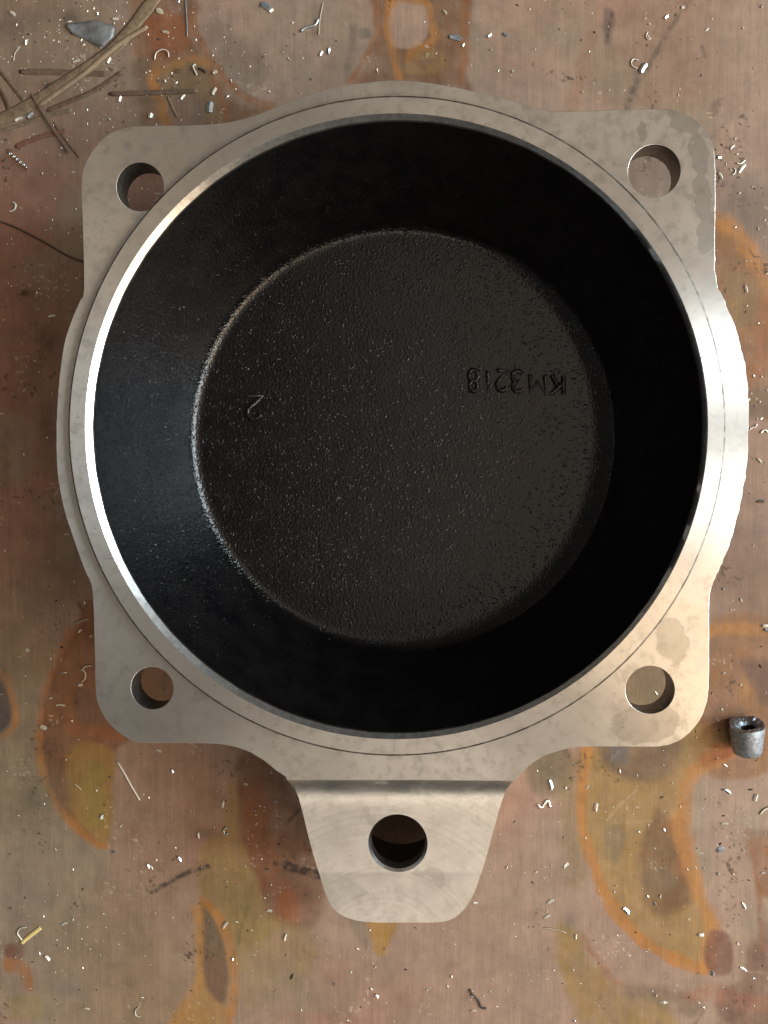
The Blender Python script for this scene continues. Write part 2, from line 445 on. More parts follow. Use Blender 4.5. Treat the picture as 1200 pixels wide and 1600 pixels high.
# cast characters on the bowl floor
def arc(cx, cy, rx, ry, a0, a1, n=10):
    return [(cx+rx*math.cos(math.radians(a0+(a1-a0)*i/n)), cy+ry*math.sin(math.radians(a0+(a1-a0)*i/n))) for i in range(n+1)]
GLYPH = {'K': [[(-.5,-.5),(-.5,.5)], [(.5,.5),(-.45,-.05)], [(-.15,.12),(.5,-.5)]],
 'M': [[(-.5,-.5),(-.5,.5),(0,-.15),(.5,.5),(.5,-.5)]],
 '3': [arc(-.05,.25,.5,.25,150,-80,12)+arc(-.05,-.24,.55,.27,80,-150,12)],
 '2': [arc(0,.2,.5,.3,165,-25,12)+[(-.5,-.5),(.5,-.5)]],
 '1': [[(-.5,.2),(.1,.5),(.1,-.5)]],
 '8': [arc(0,.25,.42,.25,0,360,16), arc(0,-.25,.5,.27,0,360,16)]}
def character(ch, px, py, h_px, w_px, deg, slant=0.0):
    k = (1-ZB/1250.0)*U; at = P(px, py, ZB); a = math.radians(deg); c_, s_ = math.cos(a), math.sin(a)
    tc = bpy.data.curves.new('raised_character', 'CURVE'); tc.dimensions = '3D'
    tc.bevel_depth = (4.3 if px > 500 else 5.2)*U; tc.bevel_resolution = 2; tc.use_fill_caps = True
    for st in GLYPH[ch]:
        sp_ = tc.splines.new('POLY'); sp_.points.add(len(st)-1)
        for q, (x, y) in zip(sp_.points, st):
            x = x*(w_px-5)*k+slant*y*h_px*k; y = y*(h_px-5)*k
            q.co = (x*c_-y*s_+at.x, x*s_+y*c_+at.y, (ZB+1.8)*U, 1)
    tc.materials.append(M_BLACK)
    o = bpy.data.objects.new('raised_character', tc); COL.objects.link(o)
    bpy.context.view_layer.update(); o = bake(o)
    o.parent = bowl; o.matrix_parent_inverse = bowl.matrix_world.inverted()
    for p in o.data.polygons: p.use_smooth = True
    o['label'] = 'raised cast character %s in glossy black paint' % ch
    return o
bpy.context.view_layer.update()
for ch, px, py, hh, ww in (('K', 870.5, 601, 34, 24), ('M', 840, 600, 33, 28), ('3', 808, 596, 36, 20), ('2', 784, 595, 36, 20), ('1', 763, 595, 36, 12), ('8', 740, 595, 37, 19)):
    character(ch, px, py, hh, ww, 177, -0.06)
character('2', 398, 637, 40, 27, 176, 0.0)

# ------------------------------------------------------------------ bench top, with its stains
def vnoise(x, y, cell, seed):
    r = np.random.default_rng(seed); G = r.random((256, 256)).astype(np.float32)
    u = x/cell; v = y/cell; iu = np.floor(u).astype(int); iv = np.floor(v).astype(int)
    fu = u-iu; fv = v-iv; fu = fu*fu*(3-2*fu); fv = fv*fv*(3-2*fv)
    a = G[iu & 255, iv & 255]; b = G[(iu+1) & 255, iv & 255]; c = G[iu & 255, (iv+1) & 255]; d = G[(iu+1) & 255, (iv+1) & 255]
    return (a*(1-fu)+b*fu)*(1-fv)+(c*(1-fu)+d*fu)*fv
def fbm(x, y, cell, seed, o=4, g=0.5):
    s = 0; w_ = 1; t = 0
    for k in range(o):
        s = s+w_*vnoise(x, y, cell/2**k, seed+k*17); t += w_; w_ *= g
    return s/t

xs = np.concatenate([np.linspace(-6000, -250, 24), np.arange(-240, -8, 16), np.arange(-8, 1208, 2.2), np.arange(1216, 1450, 16), np.linspace(1460, 7200, 24)])
ys = np.concatenate([np.linspace(-6000, -250, 24), np.arange(-240, -8, 16), np.arange(-8, 1608, 2.2), np.arange(1616, 1850, 16), np.linspace(1860, 7600, 24)])
X, Y = np.meshgrid(xs, ys); nx, ny = len(xs), len(ys)
Xf = X.ravel(); Yf = Y.ravel()
# pixel -> bench plane (vectorised P)
Rm = np.array(ROT); D3 = np.stack([Xf-600, 800-Yf, np.full_like(Xf, -FPX)], 1)
# far cells: extend flat, away from the frame, rather than along rays
D3w = D3 @ Rm.T; tt = (ZT*U-H)/D3w[:, 2]
WX = D3w[:, 0]*tt; WY = D3w[:, 1]*tt
co = np.stack([WX, WY, np.full_like(WX, ZT*U)], 1).astype(np.float32)
me = bpy.data.meshes.new('bench_top')
me.vertices.add(nx*ny); me.vertices.foreach_set('co', co.ravel())
ii = np.arange(nx*ny).reshape(ny, nx)
quads = np.stack([ii[:-1, :-1], ii[1:, :-1], ii[1:, 1:], ii[:-1, 1:]], -1).reshape(-1, 4)
nq = len(quads); me.loops.add(nq*4); me.polygons.add(nq)
me.loops.foreach_set('vertex_index', quads.ravel().astype(np.int32))
me.polygons.foreach_set('loop_start', np.arange(0, nq*4, 4, dtype=np.int32))
me.update(calc_edges=True); me.validate()

wx = (fbm(Xf, Yf, 60, 11, 6, .68)-.5)*1.35; wy = (fbm(Xf, Yf, 60, 31, 6, .68)-.5)*1.35
def warped(k): return Xf+wx*k, Yf+wy*k*1.3
C = np.zeros((len(Xf), 3)); 
def lay(col, a): 
    a = np.clip(a, 0, 1)[:, None]; C[:] = C*(1-a)+s2l(col)[None, :]*a
pinkish = (152, 127, 110); reddish = (142, 99, 79); grey = (136, 122, 104); olive = (116, 101, 78)
C[:] = s2l(pinkish)
lay(reddish, np.clip((fbm(Xf, Yf, 260, 5, 3)-.45)*4, 0, 1)*.6)
lay(reddish, np.clip((330-Xf)/260, 0, 1)*np.clip((Yf-170)/200, 0, 1)*np.clip((1080-Yf)/200, 0, 1)*.75)
lay(reddish, np.exp(-((Xf-900)/300)**2-((Yf-1500)/250)**2)*.15)
lay(grey, np.clip((fbm(Xf, Yf, 120, 77, 5)-.50)*5, 0, 1)*.65)
lay((132, 118, 98), np.exp(-((Xf-10)/110)**2-((Yf-1130)/240)**2)*.95)
lay((132, 120, 102), np.exp(-((Xf-60)/150)**2-((Yf-1420)/150)**2)*.8)
lay((122, 104, 86), np.exp(-((Xf-60)/200)**2-((Yf-60)/150)**2)*.7)
lay((132, 112, 92), np.exp(-((Xf-1030)/180)**2-((Yf-110)/120)**2)*.5)
lay((100, 88, 76), np.exp(-((Xf-1160)/70)**2-((Yf-340)/70)**2)*.7)
lay((104, 84, 68), np.exp(-((Xf-1170)/70)**2-((Yf-880)/120)**2)*.7)
lay((134, 112, 86), np.exp(-((Xf-230)/120)**2-((Yf-1560)/130)**2)*.8)

def sdf(poly, k=14, closed=True):
    """signed distance to a polygon (negative inside), in warped photo units"""
    x, y = warped(k); d = np.full(len(x), 1e9); ins = np.zeros(len(x), bool); n = len(poly)
    x0 = min(p[0] for p in poly)-90; x1 = max(p[0] for p in poly)+90; y0 = min(p[1] for p in poly)-90; y1 = max(p[1] for p in poly)+90
    s = np.where((Xf > x0) & (Xf < x1) & (Yf > y0) & (Yf < y1))[0]
    if len(s) == 0: return d
    xs_, ys_ = x[s], y[s]; dd = np.full(len(s), 1e9); inn = np.zeros(len(s), bool)
    for i in range(n if closed else n-1):
        ax, ay = poly[i]; bx, by = poly[(i+1) % n]
        vx, vy = bx-ax, by-ay; L = vx*vx+vy*vy+1e-9
        t = np.clip(((xs_-ax)*vx+(ys_-ay)*vy)/L, 0, 1)
        dd = np.minimum(dd, np.hypot(xs_-ax-vx*t, ys_-ay-vy*t))
        if closed:
            c = ((ay > ys_) != (by > ys_)) & (xs_ < (bx-ax)*(ys_-ay)/(by-ay+1e-12)+ax); inn ^= c
    d[s] = np.where(inn, -dd, dd) if closed else dd
    return d
def sm(poly, n=5, closed=True): return catmull(poly, n, closed)
def ss(a, b, x): t = np.clip((x-a)/(b-a), 0, 1); return t*t*(3-2*t)
mott = fbm(Xf, Yf, 34, 91, 5, .6); mott2 = fbm(Xf, Yf, 12, 191, 4, .6)
def stain(poly, col, a=.8, soft=10, k=14, mo=.5, n=5):
    d = sdf(sm(poly, n), k); lay(col, (1-ss(-soft, soft*.35, d))*a*(1-mo+mo*np.clip((mott-.25)*2.2, 0, 1))); return d
def band(line, col, wid, a=.85, soft=4, k=14, n=6, mo=.62):
    soft *= 1.3
    d = sdf(sm(line, n, False), k, False)
    ww = wid*(0.25+1.4*mott)
    lay(col, (1-ss(ww*.5-soft*.5, ww*.5+soft, d))*a*(1-mo+mo*np.clip((mott2-.2)*2, 0, 1)))
OR = (166, 112, 58); ORD = (136, 88, 54); GOLD = (146, 116, 68); BRN = (112, 76, 50); DBR = (98, 68, 50); OLV = (128, 106, 70); PUR = (98, 76, 66)

# top centre
stain([(575,-30),(585,20),(588,60),(578,90),(560,120),(540,160),(730,160),(728,100),(735,40),(730,-30)], BRN, .9, 8, 8)
stain([(610,5),(605,45),(612,70),(640,78),(662,65),(672,40),(668,10),(640,2)], pinkish, 1, 5, 6, .1)
band([(585,-20),(588,55),(570,95),(548,128)], ORD, 9, .8, 3, 6)
band([(610,-20),(606,40),(612,70),(618,100),(625,125)], OR, 11, .8, 4, 6)
band([(610,5),(640,-2),(668,5),(674,30),(680,60),(650,78),(640,95)], OR, 10, .7, 4, 6)
band([(640,108),(670,108),(690,98),(680,85),(655,90)], GOLD, 12, .7, 5, 6)
band([(727,-20),(729,50),(726,90),(718,130)], ORD, 11, .75, 4, 6)
band([(553,42),(552,70),(546,95),(542,125)], (104,90,82), 8, .6, 4, 6)
stain([(560,45),(580,45),(580,62),(562,62)], (98,92,88), .7, 5, 6)
# top left
stain([(210,-20),(300,-20),(310,50),(330,95),(350,130),(385,158),(420,168),(380,200),(230,200),(215,150),(200,90)], BRN, .85, 16, 20)
stain([(222,20),(290,20),(300,80),(240,95)], (136,76,40), .7, 16, 14)
stain([(262,98),(320,95),(335,130),(345,185),(290,190),(258,160),(250,120)], (124,104,76), .8, 12, 12)
stain([(262,150),(315,150),(320,196),(268,198)], (128,106,92), .8, 8, 8)
stain([(265,-20),(300,-20),(305,30),(280,30)], (88,72,66), .6, 12, 8)
stain([(205,95),(235,95),(236,160),(205,165)], (110,94,78), .7, 12, 10)
band([(300,15),(308,50),(330,90),(352,125),(385,152),(425,167)], ORD, 10, .85, 4, 6)
band([(328,108),(344,150),(355,195)], ORD, 8, .75, 4, 6)
band([(248,105),(240,125),(250,160),(262,205)], OR, 13, .75, 6, 8)
band([(250,115),(275,102),(300,92),(325,98)], OR, 10, .6, 6, 8)
stain([(320,60),(370,50),(420,90),(410,130),(380,145),(345,115)], (112,98,88), .7, 24, 30)
# right, above and below the middle
stain([(1100,345),(1125,345),(1160,370),(1190,410),(1200,450),(1230,640),(1165,640),(1105,500)], (128,88,48), .9, 14, 16)
band([(1105,340),(1135,352),(1165,382),(1188,415),(1202,450)], OR, 20, .8, 8, 10)
stain([(1130,430),(1180,430),(1185,500),(1140,520)], OLV, .6, 16, 16)
band([(1205,480),(1192,540),(1178,580),(1168,610)], (140,88,54), 26, .8, 12, 12)
stain([(1150,610),(1215,600),(1215,650),(1160,650)], (96,80,66), .7, 12, 12)
stain([(1095,985),(1215,975),(1225,1190),(1090,1200)], (128,88,50), .9, 10, 14)
band([(1098,990),(1140,984),(1185,984),(1215,995)], OR, 15, .85, 6, 8)
stain([(1160,1030),(1215,1030),(1215,1110),(1180,1090),(1165,1060)], (98,74,64), .8, 10, 14)
stain([(1165,1050),(1182,1085),(1175,1105),(1150,1100),(1155,1065)], (160,112,56), .6, 10, 10)
stain([(1090,1130),(1150,1120),(1150,1170),(1100,1180)], (130,72,44), .8, 12, 12)
# big crescent bottom right
big = [(920,1150),(908,1230),(908,1300),(925,1350),(945,1400),(980,1450),(1030,1490),(1098,1515),(1108,1500),(1120,1455),(1100,1400),(1080,1330),(1072,1250),(1085,1215),(1130,1175),(1160,1140),(1060,1130)]
d = stain(big, (146,114,66), .95, 8, 8, .3)
stain([(935,1150),(1060,1150),(1060,1200),(1010,1225),(965,1215),(935,1180)], (100,80,66), .9, 16, 16)
stain([(955,1160),(990,1160),(985,1190),(955,1190)], (96,92,92), .7, 12, 12)
stain([(1035,1262),(1060,1300),(1075,1360),(1080,1410),(1045,1440),(1005,1420),(990,1380),(995,1320),(1015,1285)], DBR, .85, 14, 20)
stain([(1000,1360),(1040,1355),(1060,1385),(1030,1400),(1000,1395)], (106,92,72), .8, 12, 14)
stain([(940,1290),(975,1290),(970,1345),(945,1345)], (118,106,84), .7, 10, 12)
band([(1068,1360),(1076,1320),(1060,1290)], (158,92,46), 22, .6, 10, 14)
band([(917,1160),(909,1230),(910,1300),(927,1350),(947,1400),(982,1448),(1030,1488),(1100,1514)], OR, 17, .95, 3, 5, 8, .25)
band([(1150,1168),(1120,1185),(1085,1210),(1070,1250),(1066,1300),(1080,1350),(1092,1400),(1112,1450),(1104,1508)], (166,114,62), 22, .85, 6, 6, 8, .3)
band([(1150,1168),(1125,1175),(1105,1185)], (156,88,50), 22, .8, 7, 6)
band([(895,1190),(888,1260),(890,1320),(905,1370)], OLV, 24, .75, 10, 10)
stain([(820,1175),(885,1160),(890,1230),(850,1250),(828,1230)], (104,92,68), .85, 12, 12)
# streaks bottom right
stain([(865,1450),(905,1455),(930,1500),(975,1545),(1040,1560),(1060,1640),(930,1640),(880,1540)], (140,112,62), .85, 12, 12)
band([(912,1462),(935,1500),(955,1530),(985,1545)], ORD, 7, .6, 4, 8)
band([(880,1500),(905,1560),(945,1600)], GOLD, 14, .6, 8, 10)
band([(990,1545),(1040,1560),(1080,1575)], (104,88,72), 24, .7, 10, 14)
stain([(1108,1455),(1140,1460),(1145,1520),(1110,1525),(1098,1490)], (104,66,56), .9, 6, 6)
stain([(1170,1470),(1220,1450),(1220,1620),(1120,1600),(1120,1540),(1155,1530)], (104,72,60), .85, 14, 18)
band([(1075,1558),(1110,1550),(1160,1565),(1215,1575)], (146,96,70), 16, .6, 9, 14)
stain([(1160,1300),(1185,1295),(1215,1310),(1215,1400),(1185,1400),(1170,1350)], (128,84,56), .85, 8, 10)
band([(1165,1300),(1185,1312),(1200,1335)], ORD, 9, .8, 4, 6)
band([(1180,1350),(1187,1410),(1192,1480)], ORD, 7, .6, 4, 8)
# left crescent
cres = [(140,935),(115,980),(85,1040),(66,1100),(60,1160),(66,1200),(85,1250),(115,1295),(150,1325),(170,1325),(174,1290),(176,1230),(180,1180),(200,1160),(220,1120),(200,1000)]
stain(cres, (120,78,50), .95, 7, 8, .3)
stain([(105,1170),(178,1168),(178,1240),(172,1322),(150,1322),(112,1270)], (148,116,62), .9, 12, 10, .3)
stain([(125,1200),(165,1200),(165,1290),(135,1290)], (138,120,66), .7, 12, 10)
stain([(62,1160),(95,1165),(95,1235),(80,1235),(66,1200)], (104,74,58), .8, 8, 8)
stain([(115,1080),(150,1080),(165,1130),(125,1140)], (112,84,68), .8, 10, 10)
band([(60,1145),(66,1205),(88,1252),(118,1292),(150,1320),(168,1322)], OR, 10, .8, 4, 5)
band([(110,985),(84,1040),(64,1105),(60,1150)], (160,96,50), 8, .6, 4, 6)
band([(110,1145),(150,1145),(190,1150)], (146,90,50), 16, .6, 8, 8)
band([(112,1070),(108,1110),(118,1145)], ORD, 9, .6, 4, 8)
stain([(-20,1050),(8,1065),(20,1100),(18,1135),(-20,1150)], (80,72,72), .95, 6, 6)
band([(-10,1045),(8,1060),(21,1095),(24,1130),(8,1150),(-10,1155)], OR, 9, .7, 4, 5)
# lower middle
stain([(368,1180),(420,1180),(450,1215),(500,1330),(500,1440),(430,1450),(395,1380),(365,1280)], (112,76,56), .9, 14, 14)
stain([(370,1225),(410,1215),(425,1300),(440,1360),(420,1400),(380,1340),(366,1280)], (128,80,50), .8, 14, 10)
stain([(355,1215),(372,1240),(378,1300),(400,1360),(425,1420),(440,1450),(400,1480),(360,1470),(320,1420),(303,1370),(315,1320),(345,1290)], (144,116,72), .9, 10, 12, .3)
stain([(440,1370),(470,1400),(465,1440),(430,1440)], (150,86,44), .7, 14, 12)
stain([(360,1440),(480,1440),(500,1500),(440,1560),(375,1560)], (142,118,76), .75, 20, 20)
stain([(340,1380),(400,1380),(400,1440),(350,1430)], (122,108,70), .6, 16, 14)
lf = [(312,1402),(330,1420),(348,1455),(360,1495),(364,1530),(358,1565),(352,1640),(250,1640),(285,1580),(305,1545),(308,1480),(312,1440)]
stain(lf, (158,118,64), .85, 6, 5, .3)
stain([(312,1405),(330,1422),(347,1458),(357,1497),(360,1530),(350,1570),(325,1545),(311,1500),(316,1440)], (98,84,72), .95, 7, 4, .25)
stain([(312,1480),(350,1500),(358,1530),(348,1568),(320,1550)], (116,84,66), .8, 10, 5)
band([(316,1408),(338,1428),(353,1460),(363,1500),(367,1540),(360,1590),(352,1640)], OR, 12, .9, 4, 4)
band([(306,1420),(313,1450),(311,1500),(308,1540),(280,1585),(255,1640)], (172,122,62), 12, .8, 5, 5)
stain([(570,1425),(625,1425),(612,1470),(603,1490),(590,1497),(580,1475)], (154,116,62), .95, 6, 5, .3)
stain([(540,1432),(572,1430),(578,1480),(556,1470)], (110,98,84), .7, 10, 8)
stain([(10,1476),(40,1472),(38,1500),(10,1500)], (110,68,54), .9, 6, 6)
stain([(6,1500),(38,1498),(52,1520),(54,1545),(42,1548),(28,1522),(8,1522)], (150,98,60), .9, 6, 6)
stain([(15,1555),(65,1550),(70,1590),(15,1595)], (142,124,80), .8, 14, 10)
# marker-like dark strokes and scuffs
rub = np.clip((fbm(Xf, Yf*0.8, 5, 301, 3)-.38)*6, 0, 1)
def stroke(line, col, wid, a=.9, soft=2.5, k=6):
    d = sdf(line, k, False); lay(col, (1-ss(wid*.5-soft, wid*.5+soft, d))*a*(0.25+.75*rub))
stroke([(238,1394),(262,1378),(290,1364),(326,1352)], (66,52,46), 7)
stroke([(428,1349),(446,1352)], (54,42,38), 6); stroke([(446,1352),(470,1360),(515,1372)], (52,40,38), 15)
stroke([(448,1291),(458,1276),(468,1266)], (58,34,24), 4)
stroke([(1082,-5),(1045,50),(1012,105),(992,135),(980,170)], (96,80,66), 9, .75)
stroke([(1000,112),(984,150)], (92,80,68), 14, .5, 6)
stain([(940,15),(960,15),(958,65),(942,65)], (92,76,70), .75, 7, 5)
stroke([(955,18),(950,50),(948,64)], (74,60,58), 5, .8)
band([(925,55),(915,85),(910,120),(895,165)], (142,106,84), 15, .6, 6, 8)
stroke([(1098,75),(1101,88)], (84,74,68), 6, .6)
stain([(1112,155),(1128,150),(1122,180),(1106,180)], (110,84,72), .7, 6, 6)
stroke([(366,1495),(378,1450),(390,1415)], (96,86,60), 4, .7); stroke([(466,1480),(492,1497)], (96,84,72), 3, .7)
stroke([(1085,1600),(1098,1580)], (74,62,54), 3, .8)
for cx_, cy_, rx_, ry_, c_, a_ in ((38, 458, 16, 8, (62,46,36), .8), (78, 535, 20, 30, (88,66,52), .8), (74, 660, 12, 40, (92,68,52), .7), (8, 720, 10, 60, (104,84,66), .7),
      (75,135,12,9,(64,50,46),.9), (330,45,26,20,(104,86,80),.5), (20,36,30,18,(96,82,76),.6), (110,30,16,10,(74,66,64),.7), (1175,1290,22,30,(134,126,112),.7),
      (108,1545,20,14,(110,106,102),.6), (50,1250,60,50,(108,100,78),.7), (760,1400,60,60,(136,114,94),.5), (850,1330,50,40,(134,116,100),.5), (440,1540,60,40,(138,124,104),.6), (270,960,20,20,(90,80,70),.5),
      (885,1440,16,14,(104,96,84),.7), (320,1300,14,8,(80,74,66),.5), (1170,700,30,60,(134,102,84),.4)):
    rr = ((Xf+wx*16-cx_)/rx_)**2+((Yf+wy*16-cy_)/ry_)**2; lay(c_, np.exp(-rr*1.1)*a_*(.4+.9*mott2))
rsk = random.Random(21)
for q in range(70):
    x0, y0 = rsk.uniform(-20, 1220), rsk.uniform(-20, 1620); an = rsk.gauss(1.4, .7); Ls = rsk.uniform(15, 70); bd = rsk.uniform(-6, 6)
    ln = [(x0, y0), (x0+math.cos(an)*Ls*.5+bd, y0-math.sin(an)*Ls*.5), (x0+math.cos(an)*Ls, y0-math.sin(an)*Ls)]
    stroke(ln, (176, 158, 140) if q % 3 else (86, 68, 56), rsk.uniform(1.0, 2.2), rsk.uniform(.25, .6), 1.5, 3)
for cx_, cy_, c_ in ((1016, 1078, (112, 98, 70)), (1022, 267, (112, 100, 90)), (238, 1075, (112, 80, 54)), (219, 292, (118, 84, 70))):  # shade below the four bolt holes, painted into the bench colour
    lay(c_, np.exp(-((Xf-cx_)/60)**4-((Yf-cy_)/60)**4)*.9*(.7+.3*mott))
# small dark specks, random
sp = np.clip((fbm(Xf+wx*30, Yf+wy*30, 5.2, 411, 2)*vnoise(Xf, Yf, 60, 413)**.6-.66)*12, 0, 1); lay((70, 54, 44), sp*.8)
sp = np.clip((vnoise(Xf, Yf, 3.4, 421)*vnoise(Xf+9, Yf, 45, 423)-.70)*14, 0, 1); lay((196, 180, 160), sp*.5)
C *= (0.72+.56*fbm(Xf, Yf, 26, 505, 5, .75)[:, None])
C *= (0.90+.20*fbm(Xf*3.2, Yf*.30, 30, 605, 4, .7)[:, None])
at = me.color_attributes.new('stain_shade_colour', 'FLOAT_COLOR', 'POINT')
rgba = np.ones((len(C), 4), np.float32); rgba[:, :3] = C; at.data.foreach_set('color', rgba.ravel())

nt = NT('stained_bench_board'); b = nt.b
vc = nt.n('ShaderNodeVertexColor', layer_name='stain_shade_colour').outputs[0]
pos = nt.n('ShaderNodeNewGeometry').outputs['Position']
gv = nt.n('ShaderNodeMapping', i_Vector=pos, i_Scale=(1.0, 0.028, 1.0)).outputs[0]
g_f = nt.noise(gv, 2600.0, 3, 0.7); g_m = nt.noise(gv, 520.0, 3, 0.6)
gh = nt.noise(nt.n('ShaderNodeMapping', i_Vector=pos, i_Scale=(0.06, 1.0, 1.0)).outputs[0], 1500.0, 2, 0.6)
spk = nt.noise(pos, 1500.0, 4, 0.7)
fac = nt.math('ADD', nt.math('MULTIPLY', g_f, 0.40), nt.math('MULTIPLY', g_m, 0.24))
fac = nt.math('ADD', fac, nt.math('MULTIPLY', gh, 0.02)); fac = nt.math('ADD', fac, nt.math('MULTIPLY', spk, 0.26))
mul = nt.ramp(fac, [(0.33, g1(0.78)), (0.5, g1(1.0)), (0.66, g1(1.18))])
sc_ = nt.n('ShaderNodeVectorMath', operation='MULTIPLY', i_0=vc, i_1=mul).outputs[0]
nt.l(sc_, b.inputs['Base Color'])
nt.l(nt.ramp(nt.noise(pos, 60, 4), [(0.3, g1(0.42)), (0.7, g1(0.62))]), b.inputs['Roughness'])
b.inputs['Specular IOR Level'].default_value = 0.35
nt.l(nt.n('ShaderNodeBump', i_Strength=0.35, i_Distance=0.00025, i_Height=fac).outputs[0], b.inputs['Normal'])
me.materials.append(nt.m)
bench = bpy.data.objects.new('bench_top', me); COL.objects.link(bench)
tag(bench, kind='structure', label='brown wooden bench top with orange rust rings and stains')

# ------------------------------------------------------------------ straws, splinters, film
PXT = 1.22*U                  # one photo pixel at the bench
M_STRAW = simple('dry_straw', tuple(s2l((120, 102, 80))), .7, 0, .35, 500)
M_STRAWD = simple('old_dark_straw', tuple(s2l((100, 80, 64))), .8, 0, .35, 500)
M_STRAWP = simple('pale_straw', tuple(s2l((142, 122, 98))), .65, 0, .25, 500)
M_TWIG = simple('dark_twig', tuple(s2l((78, 56, 42))), .8, 0, .3, 500)
M_YEL = simple('yellow_wood', tuple(s2l((216, 196, 130))), .7, 0, .15, 700)
def strand(name, line, wid, thick, mat, label, cat='straw', lift=0.6, group=None, taper=True, humps=0.0):
    pts = catmull(line, 6, False); n = len(pts); W = [P(x, y, ZT) for x, y in pts]
    base = sum(W, Vector())/n; v = []; f = []; K = 7
    rs = random.Random(int(line[0][0]*7+line[0][1]))
    for i, p in enumerate(W):
        t = (W[min(i+1, n-1)]-W[max(i-1, 0)]).normalized(); s = Vector((-t.y, t.x, 0))
        e = 1.0
        if taper: e = min(1, .55+3*min(i, n-1-i)/(n-1)*3)
        hw = wid*(.5 if wid > 15 else .42)*PXT*e*rs.uniform(.92, 1.06)
        zc = (lift+humps*math.sin(math.pi*i/(n-1)))*PXT
        for k in range(K):
            a = k/(K-1)*2-1
            v.append(p+s*hw*a+Vector((0, 0, zc+thick*.55*PXT*(1-a*a*.9)*(1+.25*rs.uniform(-1, 1)*(k % 2))))-base)
        for k in range(K):
            a = 1-k/(K-1)*2
            v.append(p+s*hw*a+Vector((0, 0, zc))-base)
    M = 2*K
    for i in range(n-1):
        for k in range(M):
            f.append((i*M+k, i*M+(k+1) % M, (i+1)*M+(k+1) % M, (i+1)*M+k))
    f.append(tuple(reversed(range(M)))); f.append(tuple((n-1)*M+k for k in range(M)))
    o = mesh_obj(name, v, f, mat); o.location = base
    bm = bmesh.new(); bm.from_mesh(o.data); bmesh.ops.recalc_face_normals(bm, faces=bm.faces); bm.to_mesh(o.data); bm.free()
    tag(o, label, cat, group); return o
G = 'dry straws in the upper left corner'
strand('dry_straw', [(-40,210),(0,189),(62,155),(118,119),(174,80),(207,43),(243,-4),(262,-30)], 20, 2.5, M_STRAW, 'long wide flat tan straw running diagonally across the upper left corner', group=G, humps=1)
strand('dry_straw', [(60,168),(130,118),(185,72),(232,43)], 9, 3, M_STRAWP, 'pale split straw with a bright broken tip lying along the wide straw', group=G, lift=3.2)
strand('dry_straw', [(74,173),(110,158),(150,140),(192,112)], 9, 2, M_STRAWD, 'short dark brown straw just below the wide diagonal straw', group=G)
strand('dry_straw', [(30,112),(95,113),(170,116)], 11, 1.2, M_STRAWD, 'faint brown straw passing level under the wide diagonal straw', group=G, lift=.3)
strand('dry_straw', [(170,147),(240,145),(310,142)], 9, 2, M_STRAWD, 'level grey brown straw crossing the rust patch above the upper left ear', group=G)
strand('dry_straw', [(-10,98),(12,125),(38,158)], 8, 2.4, M_STRAWD, 'dark straw slanting down from the left edge to the wide straw', group=G)
strand('dry_straw', [(-8,130),(4,148),(14,172)], 8, 2.4, M_TWIG, 'short blackish straw at the left edge beside the dark slanting straw', group=G)
strand('dry_straw', [(50,148),(72,185),(92,215),(108,240)], 5, 1.6, M_STRAWD, 'thin brown straw crossing over the wide straw towards the upper left ear', group=G, lift=3.4)
strand('dry_straw', [(84,192),(105,222),(124,246)], 4, 1.2, M_STRAWD, 'thinnest brown straw ending just short of the upper left ear', group=G)
strand('dry_straw', [(-10,208),(30,196),(70,182),(112,172)], 8, 1.6, M_STRAW, 'tan straw lying under the lower edge of the wide diagonal straw', group=G)
strand('dry_straw', [(24,230),(60,215),(105,204)], 10, 1.0, simple('red_brown_straw', tuple(s2l((120, 84, 66))), .8), 'reddish brown flat straw below the crossing straws at the left', group=G)
strand('twig', [(-10,342),(30,358),(75,382),(110,402),(140,412)], 4, 2.2, M_TWIG, 'long thin dark twig slanting to the left side of the casting', 'twig')
strand('dry_straw', [(262,150),(268,165),(277,183)], 5, 1.2, M_STRAW, 'short tan straw dropping from the level grey brown straw', group=G)
strand('wood_splinter', [(34,1473),(48,1461),(64,1449)], 8.5, 3.5, M_YEL, 'short pale yellow wood splinter by the small rust spot, lower left', 'splinter', taper=False)
strand('wood_splinter', [(117,974),(127,970),(139,966)], 5, 2, M_STRAWP, 'pale pointed wood splinter beside the lower left ear', 'splinter')

# curled film scrap
def film():
    pts = [(104,40),(116,36),(150,34),(180,42),(178,58),(163,77),(140,66),(114,54)]
    W = [P(x, y, ZT) for x, y in pts]; base = sum(W, Vector())/len(W)
    bm = bmesh.new(); vs = [bm.verts.new(p-base) for p in W]; f = bm.faces.new(vs)
    bmesh.ops.triangulate(bm, faces=[f]); bmesh.ops.subdivide_edges(bm, edges=bm.edges[:], cuts=3, use_grid_fill=True)
    for v in bm.verts:
        q = v.co/PXT; v.co.z += PXT*(2.4+1.8*math.sin(q.x*.11+q.y*.06)+1.0*math.sin(q.y*.22))
    me2 = bpy.data.meshes.new('film_scrap'); bm.to_mesh(me2); bm.free()
    for p in me2.polygons: p.use_smooth = True
    o = bpy.data.objects.new('film_scrap', me2); COL.objects.link(o); o.location = base
    nt = NT('grey_film'); pb = nt.b
    ps = nt.n('ShaderNodeTexCoord').outputs['Object']
    nt.l(nt.ramp(nt.noise(ps, 260, 4, .7), [(0.3, tuple(s2l((92, 92, 92)))), (0.7, tuple(s2l((136, 138, 138))))]), pb.inputs['Base Color'])
    pb.inputs['Roughness'].default_value = .3; pb.inputs['Alpha'].default_value = .8
    me2.materials.append(nt.m)
    sd = o.modifiers.new('thickness', 'SOLIDIFY'); sd.thickness = 0.00012
    tag(o, 'crumpled grey triangular film scrap beside the wide straw', 'scrap'); return o
film()

